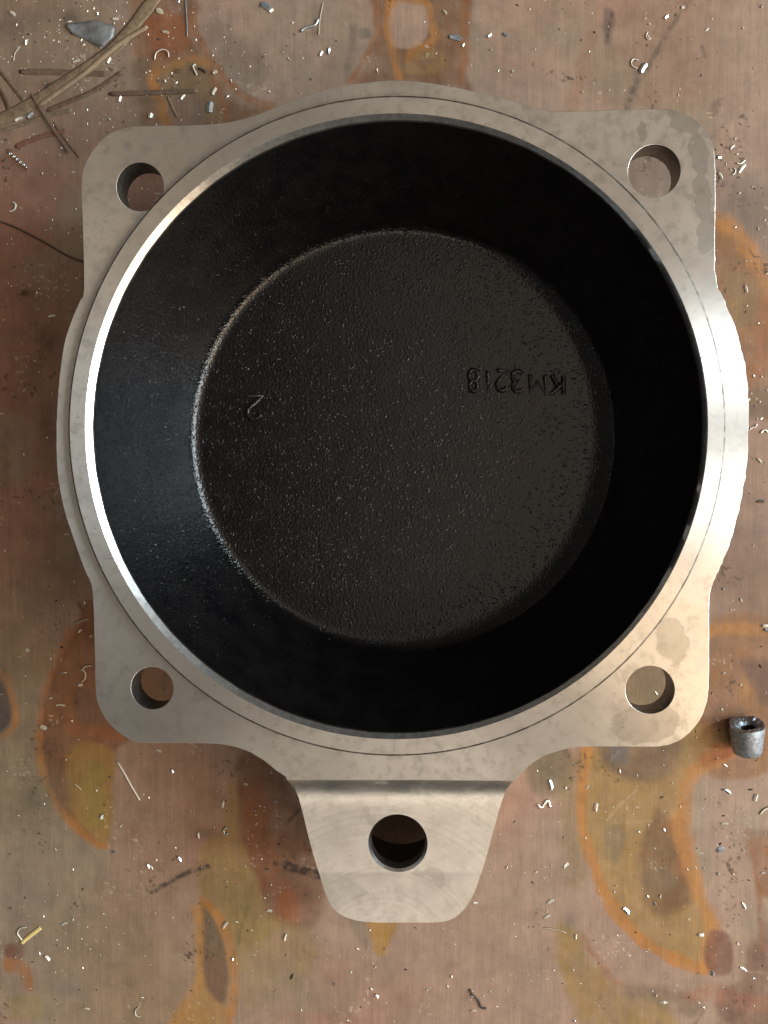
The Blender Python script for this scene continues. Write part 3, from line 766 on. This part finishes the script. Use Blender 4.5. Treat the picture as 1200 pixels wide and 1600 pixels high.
# ------------------------------------------------------------------ broken metal stub
def stub():
    base = P(1165, 1152, ZT+22)
    root = empty('metal_stub', (base.x, base.y, ZT*U))
    m = simple('grey_stub_metal', (0.28, 0.31, 0.34), .5, .6, .45, 900, .9)
    mi_ = simple('stub_bore', (0.03, 0.03, 0.03), .5, .5, .3, 600, .8)
    mf = simple('torn_metal', (0.30, 0.33, 0.37), .4, .8, .5, 900, 1.0)
    n = 48; rs = random.Random(4)
    ring_ = [(0.5, -35), (12, -36), (20, -34.5), (25.5, -31), (28.5, -25), (30, -15), (31.5, 0), (33, 14), (33.5, 24), (33, 30)]
    jag = [rs.uniform(-1, 1)+5*math.sin(2*math.pi*i/n+.5)+2*math.sin(6*math.pi*i/n) for i in range(n)]
    v = []; f = []
    for k, (r, z) in enumerate(ring_):
        for i in range(n):
            a = 2*math.pi*i/n; dz = jag[i] if k == len(ring_)-1 else (jag[i]*.5 if k == len(ring_)-2 else 0)
            dr = 1+.02*math.sin(3*a+z*.05)
            v.append(Vector((r*dr*math.cos(a), r*dr*math.sin(a), z+dz)))
    for k in range(len(ring_)-1):
        for i in range(n):
            j = (i+1) % n; f.append((k*n+i, k*n+j, (k+1)*n+j, (k+1)*n+i))
    f.append(tuple(reversed(range(n))))
    top0 = (len(ring_)-1)*n
    body_v, body_f = v, f
    # torn top face and crater
    fv = [v[top0+i] for i in range(n)]; ff = []
    prf = [(27, 31, 1.0), (19, 27, 1.0), (15, 21, .4)]
    for r, z, jj in prf:
        for i in range(n):
            a = 2*math.pi*i/n
            fv.append(Vector((r*math.cos(a)+4, r*math.sin(a)*.85+2, z+jag[i]*jj*.9+rs.uniform(-1.2, 1.2)*jj)))
    for k in range(3):
        for i in range(n):
            j = (i+1) % n; ff.append((k*n+i, k*n+j, (k+1)*n+j, (k+1)*n+i))
    cv = [fv[3*n+i] for i in range(n)]; cf = []
    for r, z in ((13, 8), (10, -8)):
        for i in range(n):
            a = 2*math.pi*i/n; cv.append(Vector((r*math.cos(a)+4, r*math.sin(a)*.85+2, z)))
    for k in range(2):
        for i in range(n):
            j = (i+1) % n; cf.append((k*n+i, k*n+j, (k+1)*n+j, (k+1)*n+i))
    cf.append(tuple(range(2*n, 3*n)))
    # lying on its side, mouth up-left in the picture and tipped a little towards the lens
    R_ = Euler((math.radians(-84), 0, math.radians(4))).to_matrix()
    def tr(vs): return [R_ @ (q*U*.92) + Vector((base.x, base.y, (ZT+34)*U)) for q in vs]
    a_ = mesh_obj('stub_body', tr(body_v), body_f, m, root)
    b_ = mesh_obj('torn_rim', tr(fv), ff, mf, root, smooth=False)
    c_ = mesh_obj('stub_hollow', tr(cv), cf, mi_, root)
    lo = min((q.z for q in tr(body_v)))
    for o in (a_, b_, c_): o.location.z -= lo-ZT*U
    tag(root, 'short hollow grey metal stub with torn mouth lying by the lower right ear', 'metal stub')
stub()

# ------------------------------------------------------------------ chips and shavings
M_CHIP = simple('bright_steel_chip', (0.86, 0.86, 0.84), .22, 1, .1, 1500, .5)
M_CHIPW = simple('pale_chip', (0.72, 0.68, 0.60), .35, .35, .15, 1500, .5)
M_DARK = simple('dark_crumb', (0.045, 0.035, 0.028), .7, 0, .3, 900)
M_BLUE = simple('bluish_flake', (0.50, 0.56, 0.60), .3, .8, .2, 900)
def strip_mesh(name, L, W, bend, mat, T=.8, seg=5, curl=0.0):
    v = []; f = []
    for i in range(seg+1):
        t = i/seg-.5; x = t*L; y = bend*(1-4*t*t); z = curl*(1-4*t*t)*L*.3+.3
        tx, ty = L, -8*t*bend; q = math.hypot(tx, ty); nx_, ny_ = -ty/q, tx/q; hw = W*.5*(.75 if i in (0, seg) else 1)
        v += [(x+nx_*hw, y+ny_*hw, z+T*.3), (x, y, z+T), (x-nx_*hw, y-ny_*hw, z+T*.3), (x-nx_*hw, y-ny_*hw, z), (x+nx_*hw, y+ny_*hw, z)]
    for i in range(seg):
        for k in range(5): f.append((i*5+k, i*5+(k+1) % 5, (i+1)*5+(k+1) % 5, (i+1)*5+k))
    f.append((0, 1, 2, 3, 4)); f.append(tuple(seg*5+k for k in (4, 3, 2, 1, 0)))
    me_ = bpy.data.meshes.new(name); me_.from_pydata([tuple(c*PXT for c in q) for q in v], [], f)
    bm = bmesh.new(); bm.from_mesh(me_); bmesh.ops.recalc_face_normals(bm, faces=bm.faces); bm.to_mesh(me_); bm.free()
    me_.materials.append(mat); return me_
def place(me_, name, px, py, deg, label, cat, group=None, s=1, tilt=0.0, z=0.0):
    o = bpy.data.objects.new(name, me_); COL.objects.link(o); p = P(px, py, ZT); o.location = (p.x, p.y, p.z+z*PXT+0.00002)
    o.rotation_euler = (tilt, 0, math.radians(deg)); o.scale = (s, s, s); tag(o, label, cat, group); return o
# distinctive ones: (px, py, length, width, angle, bend, material, label)
CH = [(352,1445,14,6,55,0,'w','thick white chip lying on gold rust just right of the dark leaf-shaped stain'),
 (446,1464,13,5,75,0,'w','pale upright chip near the lower left side of the drilled lug'),
 (421,1423,10,5,-10,0,'w','flat cream chip on the gold stain left of the lug, below the dark stroke'),
 (384,1225,9,5,-20,0,'p','cream oblong chip on the orange rust close to the left end of the lug step'),
 (349,1256,14,5,80,0,'w','slim pale chip standing beside a dark crumb left of the orange rust'),
 (280,1342,11,6,-50,0,'m','bright angular chip with a dark shadow above the left dark streak'),
 (232,1353,7,5,-60,0,'m','bright round chip just left of the angular chip with a dark shadow'),
 (248,1173,11,4,-25,0,'w','slanted pale chip under the edge of the lower left ear'),
 (269,1205,8,5,-70,0,'m','bright chip on the plain brown wood below the lower left ear'),
 (159,1276,9,8,80,0,'b','bluish square flake near the tip of the left rust crescent'),
 (178,1331,6,5,0,0,'m','bright speck just off the tip of the left rust crescent'),
 (122,1230,15,2,-42,0,'p','thin scratch-like sliver on the gold part of the left crescent'),
 (74,1497,11,7,-50,0,'w','bright white chip right of the yellow wood splinter'),
 (101,1443,12,4,22,0,'w','slim pale chip above and right of the yellow wood splinter'),
 (136,1576,11,4,-12,0,'p','dull flat chip near the bottom edge below the bluish smudge'),
 (68,1137,12,8,-30,0,'p','broken cream chip on the left edge of the left crescent'),
 (43,1016,8,6,-40,0,'w','single bright chip on the grey wood left of the rust crescent'),
 (126,1070,8,6,10,0,'w','pale bead-like chip ending a curl beside the lower left ear'),
 (95,1102,17,4,-2,0,'p','long dull chip lying level on the left rust crescent'),
 (125,986,9,4,50,0,'p','small cream chip under the pale pointed splinter'),
 (82,494,13,4,8,0,'w','pale level chip on the red-brown wood beside the left flange edge'),
 (105,835,10,4,0,0,'p','pale stub-like chip touching the left flange edge'),
 (10,261,5,4,0,0,'m','lone bright bead-like chip near the left edge under the spiral curl'),
 (20,22,10,6,-35,0,'w','white angular chip in the top left corner'),
 (249,18,10,9,-30,0,'p','white angular flake right of the top of the wide straw'),
 (171,95,11,6,60,0,'w','bright tube-like chip beside the wide straw'),
 (41,67,7,5,80,0,'m','bright chip left of a twin speck below the top left corner'),
 (181,30,10,5,0,0,'w','pale flat chip above the grey film scrap'),
 (120,96,13,4,15,0,'p','dull oval flake between the film scrap and the wide straw'),
 (30,187,14,6,20,1,'w','bright torn flake resting on the left end of the wide straw'),
 (48,180,13,8,40,0,'b','bluish torn flake beside the bright flake on the wide straw'),
 (236,181,9,8,70,0,'w','bright broken chip just above the upper left ear'),
 (188,155,10,6,70,0,'w','bright split chip above the left end of the level straw'),
 (335,143,14,7,60,0,'p','creamy petal-shaped flake on the orange rust above the ring'),
 (329,168,18,12,80,0,'b','grey oval flake standing above the left part of the flange'),
 (336,113,9,6,25,0,'p','square cream chip on the orange rust edge, upper left'),
 (259,51,11,5,-15,0,'p','pinkish flat chip on the dark rust right of the pale straw tip'),
 (286,152,11,5,50,0,'w','pale chip just under the level straw'),
 (415,10,16,11,-30,0,'b','crumpled bluish flake at the top edge with a dark tail'),
 (424,17,8,6,40,0,'w','bright corner piece beside the crumpled bluish flake'),
 (502,84,9,5,60,0,'w','bright slanting chip left of a grey twin'),
 (514,80,11,5,80,0,'b','grey upright chip, twin of the bright slanting one'),
 (712,60,22,9,-15,0,'b','cluster of bluish flakes on the brown rust at the top'),
 (724,71,6,4,60,0,'w','small white chip at the foot of the bluish flake cluster'),
 (695,20,8,4,-50,0,'p','dull chip high on the brown rust at the top'),
 (790,55,9,6,-30,0,'b','bluish bright chip right of the top rust patch'),
 (765,56,8,6,40,0,'w','bright chip beside the bluish one right of the top rust patch'),
 (1005,107,17,9,60,0,'m','bright tapered metal plug on the dark pencil-like line'),
 (1041,27,8,5,45,0,'m','bright chip at the top beside the dark diagonal line'),
 (1067,12,6,5,0,0,'w','round bright chip lying on the top of the dark diagonal line'),
 (1159,264,18,6,52,0,'w','long shiny tube-like chip right of the upper right ear'),
 (1144,230,10,4,45,0,'w','slanted bright chip above the shiny tube-like chip'),
 (1125,275,12,5,-60,0,'w','pale chip leaning against the edge of the upper right ear'),
 (1124,246,7,7,0,0,'m','round bright chip touching the upper right ear'),
 (1165,452,12,5,-75,0,'w','bright upright chip on the right rust patch beside the flange'),
 (1189,784,11,6,0,0,'m','single bright white chip on the plain wood right of the flange'),
 (1186,720,10,4,-50,0,'p','dull chip on the wood below the chip cluster at the right'),
 (1196,978,11,5,0,0,'w','pale chip on the right edge above the orange band'),
 (1198,985,9,6,-20,0,'b','greyish chip right on the orange band at the right edge'),
 (1133,1196,8,3,-30,0,'w','small bright sliver just below the metal stub'),
 (1135,1237,16,5,-30,1,'m','bright tapered sliver below the metal stub'),
 (1181,1246,13,7,75,0,'w','bright oval chip with a dark shadow below right of the stub'),
 (1126,1328,11,10,20,0,'b','pale bluish round flake right of the big rust crescent'),
 (1132,1287,12,4,0,0,'p','dull level chip right of the big rust crescent'),
 (932,1261,15,6,80,0,'w','upright white chip inside the big rust crescent'),
 (860,1226,18,7,-75,0,'b','large pale bluish chip between the lug and the big rust crescent'),
 (885,1352,12,5,45,0,'w','slanted white chip left of the big rust crescent'),
 (978,1423,14,7,-45,0,'m','bright white chip on the orange outline of the big crescent'),
 (861,1408,13,5,30,0,'w','upper of two slanted white chips right of the lug end'),
 (855,1432,12,4,30,0,'w','lower of two slanted white chips right of the lug end'),
 (900,1463,9,4,90,0,'w','small upright chip at the top of the olive streak'),
 (743,1411,8,4,0,0,'w','tiny white chip touching the lower right corner of the lug'),
 (1095,1461,8,8,0,0,'w','round white chip at the end of the big crescent'),
 (1162,1415,13,4,-60,0,'w','slim slanted chip on the wood at the lower right'),
 (1161,1514,13,4,-30,0,'w','slim slanted chip on the dark red stain, lower right corner'),
 (1114,1521,7,6,80,0,'b','bluish speck at the foot of the dark red patch'),
 (589,1556,7,6,-45,0,'m','bright chip near the bottom edge below the lug'),
 (740,1579,9,4,0,0,'p','dull white chip under the black curl near the bottom'),
 (1025,1083,7,2.5,-60,0,'w','tiny sliver seen on the wood through the lower right bolt hole')]
mats = {'w': M_CHIPW, 'm': M_CHIP, 'p': simple('dull_cream_chip', (0.50, 0.44, 0.34), .5, .1, .2, 1500), 'b': M_BLUE}
for (px, py, L, W, deg, bend, mk, lb) in CH:
    place(strip_mesh('metal_chip', L*.88, W*.85, bend+L*.06, mats[mk], T=min(W*.45, 2.6)), 'metal_chip', px, py, deg, lb, 'metal chip', 'metal chips scattered on the bench', tilt=random.uniform(-.15, .15))
# small bright ones nobody could tell apart
small = [strip_mesh('small_chip', 5.2, 3.4, .3, M_CHIP, 1.8, 3), strip_mesh('small_chip', 6.5, 2.6, .8, M_CHIPW, 1.4, 3), strip_mesh('small_chip', 4.2, 3.6, 0, M_CHIPW, 1.8, 2)]
SM = [(57,66),(49,54),(110,50),(107,64),(128,63),(137,18),(153,22),(182,18),(179,37),(211,25),(94,66),(92,40),(132,152),(162,187),(172,187),(186,88),(176,99),(163,100),(145,107),(152,106),
 (256,105),(269,115),(272,126),(258,127),(248,126),(279,158),(301,20),(280,3),(304,42),(333,87),(356,151),(362,127),(422,145),(415,86),(458,36),(470,146),(487,124),(452,92),(541,41),(526,64),(590,111),
 (732,36),(767,78),(779,111),(801,112),(800,119),(828,15),(925,21),(1009,20),(1014,58),(1015,38),(1123,81),(1178,107),(1161,44),(1190,10),(910,144),(952,141),(1119,234),(1149,217),(1152,241),(1142,265),
 (1156,302),(1176,292),(1149,355),(1185,357),(1172,575),(1185,505),(1170,625),(1187,628),(1178,588),(1190,588),(1183,655),(1190,654),(1175,668),(1180,664),(1172,667),(1192,675),(1198,610),(1180,635),
 (1177,852),(1167,478),(1130,920),(1158,937),(1142,953),(1190,1010),(1131,1052),(1157,1070),(1113,1083),(1128,1108),(1088,1152),(1036,1172),(1037,1195),(1050,1223),(1035,1246),(1104,1249),(1063,1260),(1038,1296),
 (1023,1325),(1146,1365),(1122,1365),(1192,1364),(1100,1356),(1090,1325),(840,1204),(884,1231),(881,1246),(969,1204),(875,1256),(792,1355),(862,1352),(838,1362),(862,1366),(999,1299),(1012,1400),(1024,1412),(1032,1400),(960,1393),
 (1092,1521),(1153,1473),(1180,1485),(1178,1528),(896,1515),(866,1516),(898,1595),(930,1487),(1025,1555),(1100,1574),(1010,1486),(390,1186),(345,1238),(362,1270),(400,1273),(398,1266),(407,1259),(413,1266),(431,1252),(401,1287),(438,1275),(363,1239),
 (424,1382),(414,1403),(479,1398),(394,1453),(326,1437),(313,1412),(371,1440),(371,1383),(355,1378),(367,1360),(395,1516),(364,1498),(333,1590),(495,1463),(418,1358),(560,1482),(578,1453),(602,1482),(581,1545),(587,1510),(565,1573),(700,1540),(706,1525),(777,1572),(756,1555),(668,1546),
 (18,1419),(115,1436),(161,1470),(89,1476),(100,1487),(110,1484),(130,1512),(157,1492),(128,1466),(25,1494),(34,1498),(280,1491),(223,1558),(90,1567),(162,1427),(115,1358),(88,1327),(262,1305),(262,1313),(210,1341),(245,1343),(243,1371),(190,1290),(225,1241),(233,1246),(136,1262),(151,1235),
 (11,218),(14,223),(3,234),(67,271),(85,273),(136,220),(33,326),(60,330),(86,311),(96,231),(72,360),(107,365),(54,434),(14,443),(18,447),(32,440),(107,454),(77,465),(58,457),(6,500),(55,564),(61,581),(20,615),(82,615),(74,684),(38,710),(31,785),(104,911),(117,909),(80,1029),(88,1003),(133,942),(142,994),(96,1052),(102,1050),(113,1126),(97,1120),(80,1091),(123,1155),(91,1174),(41,1099),(40,1056)]
def where(x, y):
    if y < 180 and x < 205: return 'among the straws and film scrap in the upper left corner'
    if y < 200 and x < 385: return 'on the rust patch above the upper left ear'
    if y < 200 and x < 740: return 'on the bench above the ring, near the top rust loop'
    if y < 200 and x < 1060: return 'on the plain wood above the upper right ear'
    if y < 200: return 'in the upper right corner of the bench'
    if x > 1100 and y < 400: return 'beside the upper right ear'
    if x > 1100 and y < 800: return 'beside the bulging right edge of the flange'
    if x > 1080 and y < 1160: return 'beside the lower right ear'
    if x < 160 and y < 420: return 'beside the upper left ear around the thin twig'
    if x < 160 and y < 560: return 'near the dark smear at the left edge'
    if x < 160 and y < 930: return 'on the red-brown wood left of the flange'
    if x < 175 and y < 1170: return 'on the rust crescent beside the lower left ear'
    if x < 300 and y < 1400: return 'on the bench below the lower left ear'
    if x < 300: return 'near the yellow splinter in the lower left corner'
    if x < 500 and y < 1340: return 'on the orange rust left of the drilled lug'
    if x < 520: return 'around the dark leaf-shaped stain left of the lug end'
    if x < 800: return 'on the plain wood below the lug end'
    if x < 900: return 'on the wood between the lug and the big rust crescent'
    if y < 1450: return 'on or beside the big rust crescent'
    return 'in the lower right corner near the dark red stain'
for k, (px, py) in enumerate(SM):
    wh = where(px, py)
    place(small[k % 3], 'small_chip', px, py, random.uniform(0, 180), 'tiny bright metal chip '+wh, 'metal chip', 'tiny bright chips '+wh, s=random.choice([random.uniform(.35, .65), random.uniform(.5, .95)]), tilt=random.uniform(-.5, .5), z=.3)

def wire(name, pts3, rad, mat, label, cat, group=None):
    """round-section curl through 3-D points (U above the bench)"""
    W = [P(x, y, ZT)+Vector((0, 0, z*PXT)) for x, y, z in pts3]; base = W[0].copy(); base.z = ZT*U
    cu_ = bpy.data.curves.new(name, 'CURVE'); cu_.dimensions = '3D'; sp_ = cu_.splines.new('POLY'); sp_.points.add(len(W)-1)
    for i, (q, p) in enumerate(zip(sp_.points, W)):
        q.co = (*(p-base), 1); q.radius = .55 if i in (0, len(W)-1) else 1
    cu_.bevel_depth = rad*PXT; cu_.bevel_resolution = 1; cu_.use_fill_caps = True; cu_.materials.append(mat)
    o = bpy.data.objects.new(name, cu_); COL.objects.link(o); o.location = base
    bpy.context.view_layer.update(); o = bake(o); tag(o, label, cat, group); return o
def flatwire(line, rad, mat, label, z=1.2, hump=0):
    p = catmull(line, 6, False); n = len(p)
    return wire('metal_shaving', [(x, y, z+hump*math.sin(math.pi*i/(n-1))) for i, (x, y) in enumerate(p)], rad, mat, label, 'shaving', 'curled metal shavings')
hel = []
for i in range(73):
    t = i/72; a = t*2*math.pi*5.5
    hel.append((17+28*t+3.2*math.cos(a)*.6, 241+23*t+3.6*math.cos(a), 3.8+3.2*math.sin(a)))
wire('metal_shaving', hel, .95, M_CHIP, 'tightly coiled spiral shaving near the left edge above the twig', 'shaving', 'curled metal shavings')
flatwire([(242,94),(245,84),(255,79),(263,82),(264,90)], 1.0, M_CHIPW, 'arched thin shaving on the rust right of the pale straw tip', 1.2, 2)
flatwire([(22,96),(24,84),(32,73)], .8, mats['p'], 'faint thin curved shaving below the top left corner')
flatwire([(184,1190),(195,1208),(206,1228),(212,1238),(219,1250)], 1.7, M_CHIPW, 'long pale curved shaving below the lower left ear')
flatwire([(850,1449),(865,1451),(884,1456)], .8, M_CHIP, 'thin straight bright shaving right of the lug end')
flatwire([(1187,1272),(1193,1265),(1204,1260)], 1.5, M_CHIPW, 'curved bright shaving at the right edge below the stub')
flatwire([(1150,255),(1157,256),(1164,250)], 1.2, M_CHIPW, 'little hooked shaving above the long shiny chip on the right')
flatwire([(1146,263),(1149,267),(1147,272),(1143,273)], .9, M_CHIPW, 'tiny crescent shaving left of the long shiny chip on the right')
flatwire([(995,107),(988,104),(986,98),(990,93),(997,95)], .9, M_CHIPW, 'open ring shaving beside the tapered metal plug')
flatwire([(1012,50),(1009,58),(1013,62),(1017,60)], .8, M_CHIPW, 'small hooked shaving above the tapered metal plug')
flatwire([(20,316),(25,320),(23,328),(15,331)], 1.5, M_CHIPW, 'grey crescent shaving near the left edge above the twig')
flatwire([(1188,677),(1191,673),(1196,672),(1199,676)], 1.3, M_CHIPW, 'arched white shaving right of the flange in the chip cluster')
flatwire([(1170,672),(1175,668),(1180,667),(1182,662)], 1.0, M_CHIPW, 'wavy bright shaving touching the right flange edge')
flatwire([(128,1065),(133,1060),(134,1052),(130,1046)], 1.3, mats['p'], 'curved dull shaving beside the bead-like chip by the lower left ear')
flatwire([(127,1048),(134,1041),(143,1040)], 1.2, mats['p'], 'arched dull shaving under the edge of the lower left ear')
flatwire([(35,1468),(28,1458),(32,1450),(42,1448)], 1.2, M_CHIPW, 'loose grey loop of shaving at the upper end of the yellow splinter')
flatwire([(218,1572),(212,1578),(213,1586),(220,1588)], .8, M_CHIPW, 'faint hooked shaving near the bottom left')
flatwire([(734,1545),(738,1553),(747,1562),(752,1573),(760,1575)], 1.8, M_DARK, 'black crooked curl near the bottom edge, right of the middle')
flatwire([(735,1555),(742,1558),(748,1563)], 1.0, M_CHIP, 'bright sliver lying along the black crooked curl')
flatwire([(308,118),(304,110),(302,104),(306,101)], 1.4, M_CHIPW, 'grey hooked shaving on the olive patch above the upper left ear')
flatwire([(310,107),(318,110),(322,114)], 1.7, M_DARK, 'dark comma-shaped shaving beside the grey hooked one')
flatwire([(840,1256),(846,1262),(850,1258),(856,1250),(860,1262)], 2.2, M_CHIP, 'tangled shiny shaving between the lug and the big rust crescent')
flatwire([(470,50),(478,44),(492,40),(498,30)], 2.2, mats['b'], 'grey folded shaving at the top left of the ring')
flatwire([(354,1292),(350,1297),(352,1303),(357,1301)], 1.6, mats['b'], 'small grey ring-like shaving on the gold stain left of the lug')
flatwire([(310,1300),(311,1310)], 1.8, M_CHIPW, 'short pale upright shaving left of the gold stain')
flatwire([(1048,0),(1030,-4)], .8, M_CHIPW, 'thin bright shaving at the very top edge')
flatwire([(505,5),(500,30),(498,55)], .7, mats['p'], 'thin vertical straight shaving at the top, left of the rust ring')
flatwire([(290,0),(292,30),(293,58)], .8, mats['b'], 'long thin vertical shaving at the top over the dark rust')

# dust too fine to count
def dust(name, n, mat, size, label, dens):
    v = []; f = []; rs = np.random.default_rng(len(name)*13+n); c = 0
    while c < n:
        x = rs.uniform(-60, 1260); y = rs.uniform(-60, 1660)
        if rs.random() > dens(x, y): continue
        p = P(x, y, ZT); s = size*PXT*rs.lognormal(0, .45); a = rs.uniform(0, 6.28); k = len(v)
        el = rs.uniform(1, 2.4)
        for dx, dy, dz in ((el, 0, .1), (0, .8, .1), (-el, 0, .1), (0, -.8, .1), (rs.uniform(-.3, .3), 0, 1.1)):
            v.append((p.x+s*(dx*math.cos(a)-dy*math.sin(a)), p.y+s*(dx*math.sin(a)+dy*math.cos(a)), ZT*U+s*dz*.8))
        f += [(k, k+1, k+4), (k+1, k+2, k+4), (k+2, k+3, k+4), (k+3, k, k+4)]; c += 1
    o = mesh_obj(name, v, f, mat, smooth=False); tag(o, label, None, None, 'stuff'); return o
def dens(x, y):
    d = .10+.9*math.exp(-((x-110)/170)**2-((y-90)/190)**2)+.5*math.exp(-((x-40)/60)**2-((y-440)/60)**2)+.7*math.exp(-((x-1175)/40)**2-((y-640)/50)**2)
    d += .4*math.exp(-((x-110)/90)**2-((y-1470)/60)**2)+.35*math.exp(-((x-300)/120)**2-((y-90)/100)**2)+.3*math.exp(-((x-1100)/150)**2-((y-1300)/200)**2)+.25*math.exp(-((x-400)/80)**2-((y-1290)/90)**2)
    return min(1, d)
dust('metal_filings', 1500, M_CHIPW, .72, 'fine bright metal filings sprinkled over the bench', dens)
dust('dark_grit', 650, M_DARK, 1.0, 'dark grit sprinkled over the bench', lambda x, y: min(1, dens(x, y)*.8+.25))
# a few specks on the casting itself
def specks():
    v = []; f = []; rs = np.random.default_rng(5)
    for i in range(70):
        a = rs.uniform(0, 6.28); r = rs.choice([rs.uniform(486, 510), rs.uniform(484, 489)]); s = U*rs.uniform(.4, 1.1); k = len(v)
        x = CEN.x+r*U*math.cos(a); y = CEN.y+r*U*math.sin(a); z = 0.0
        for dx, dy, dz in ((1.4, 0, .02), (0, .8, .02), (-1.2, 0, .02), (0, -.8, .02), (0, 0, .8)):
            b_ = rs.uniform(0, 3); v.append((x+s*dx, y+s*dy, z+s*dz))
        f += [(k, k+1, k+4), (k+1, k+2, k+4), (k+2, k+3, k+4), (k+3, k, k+4)]
    o = mesh_obj('black_grit', v, f, M_DARK, smooth=False); tag(o, 'black grit on the raised ring of the housing', None, None, 'stuff')
specks()
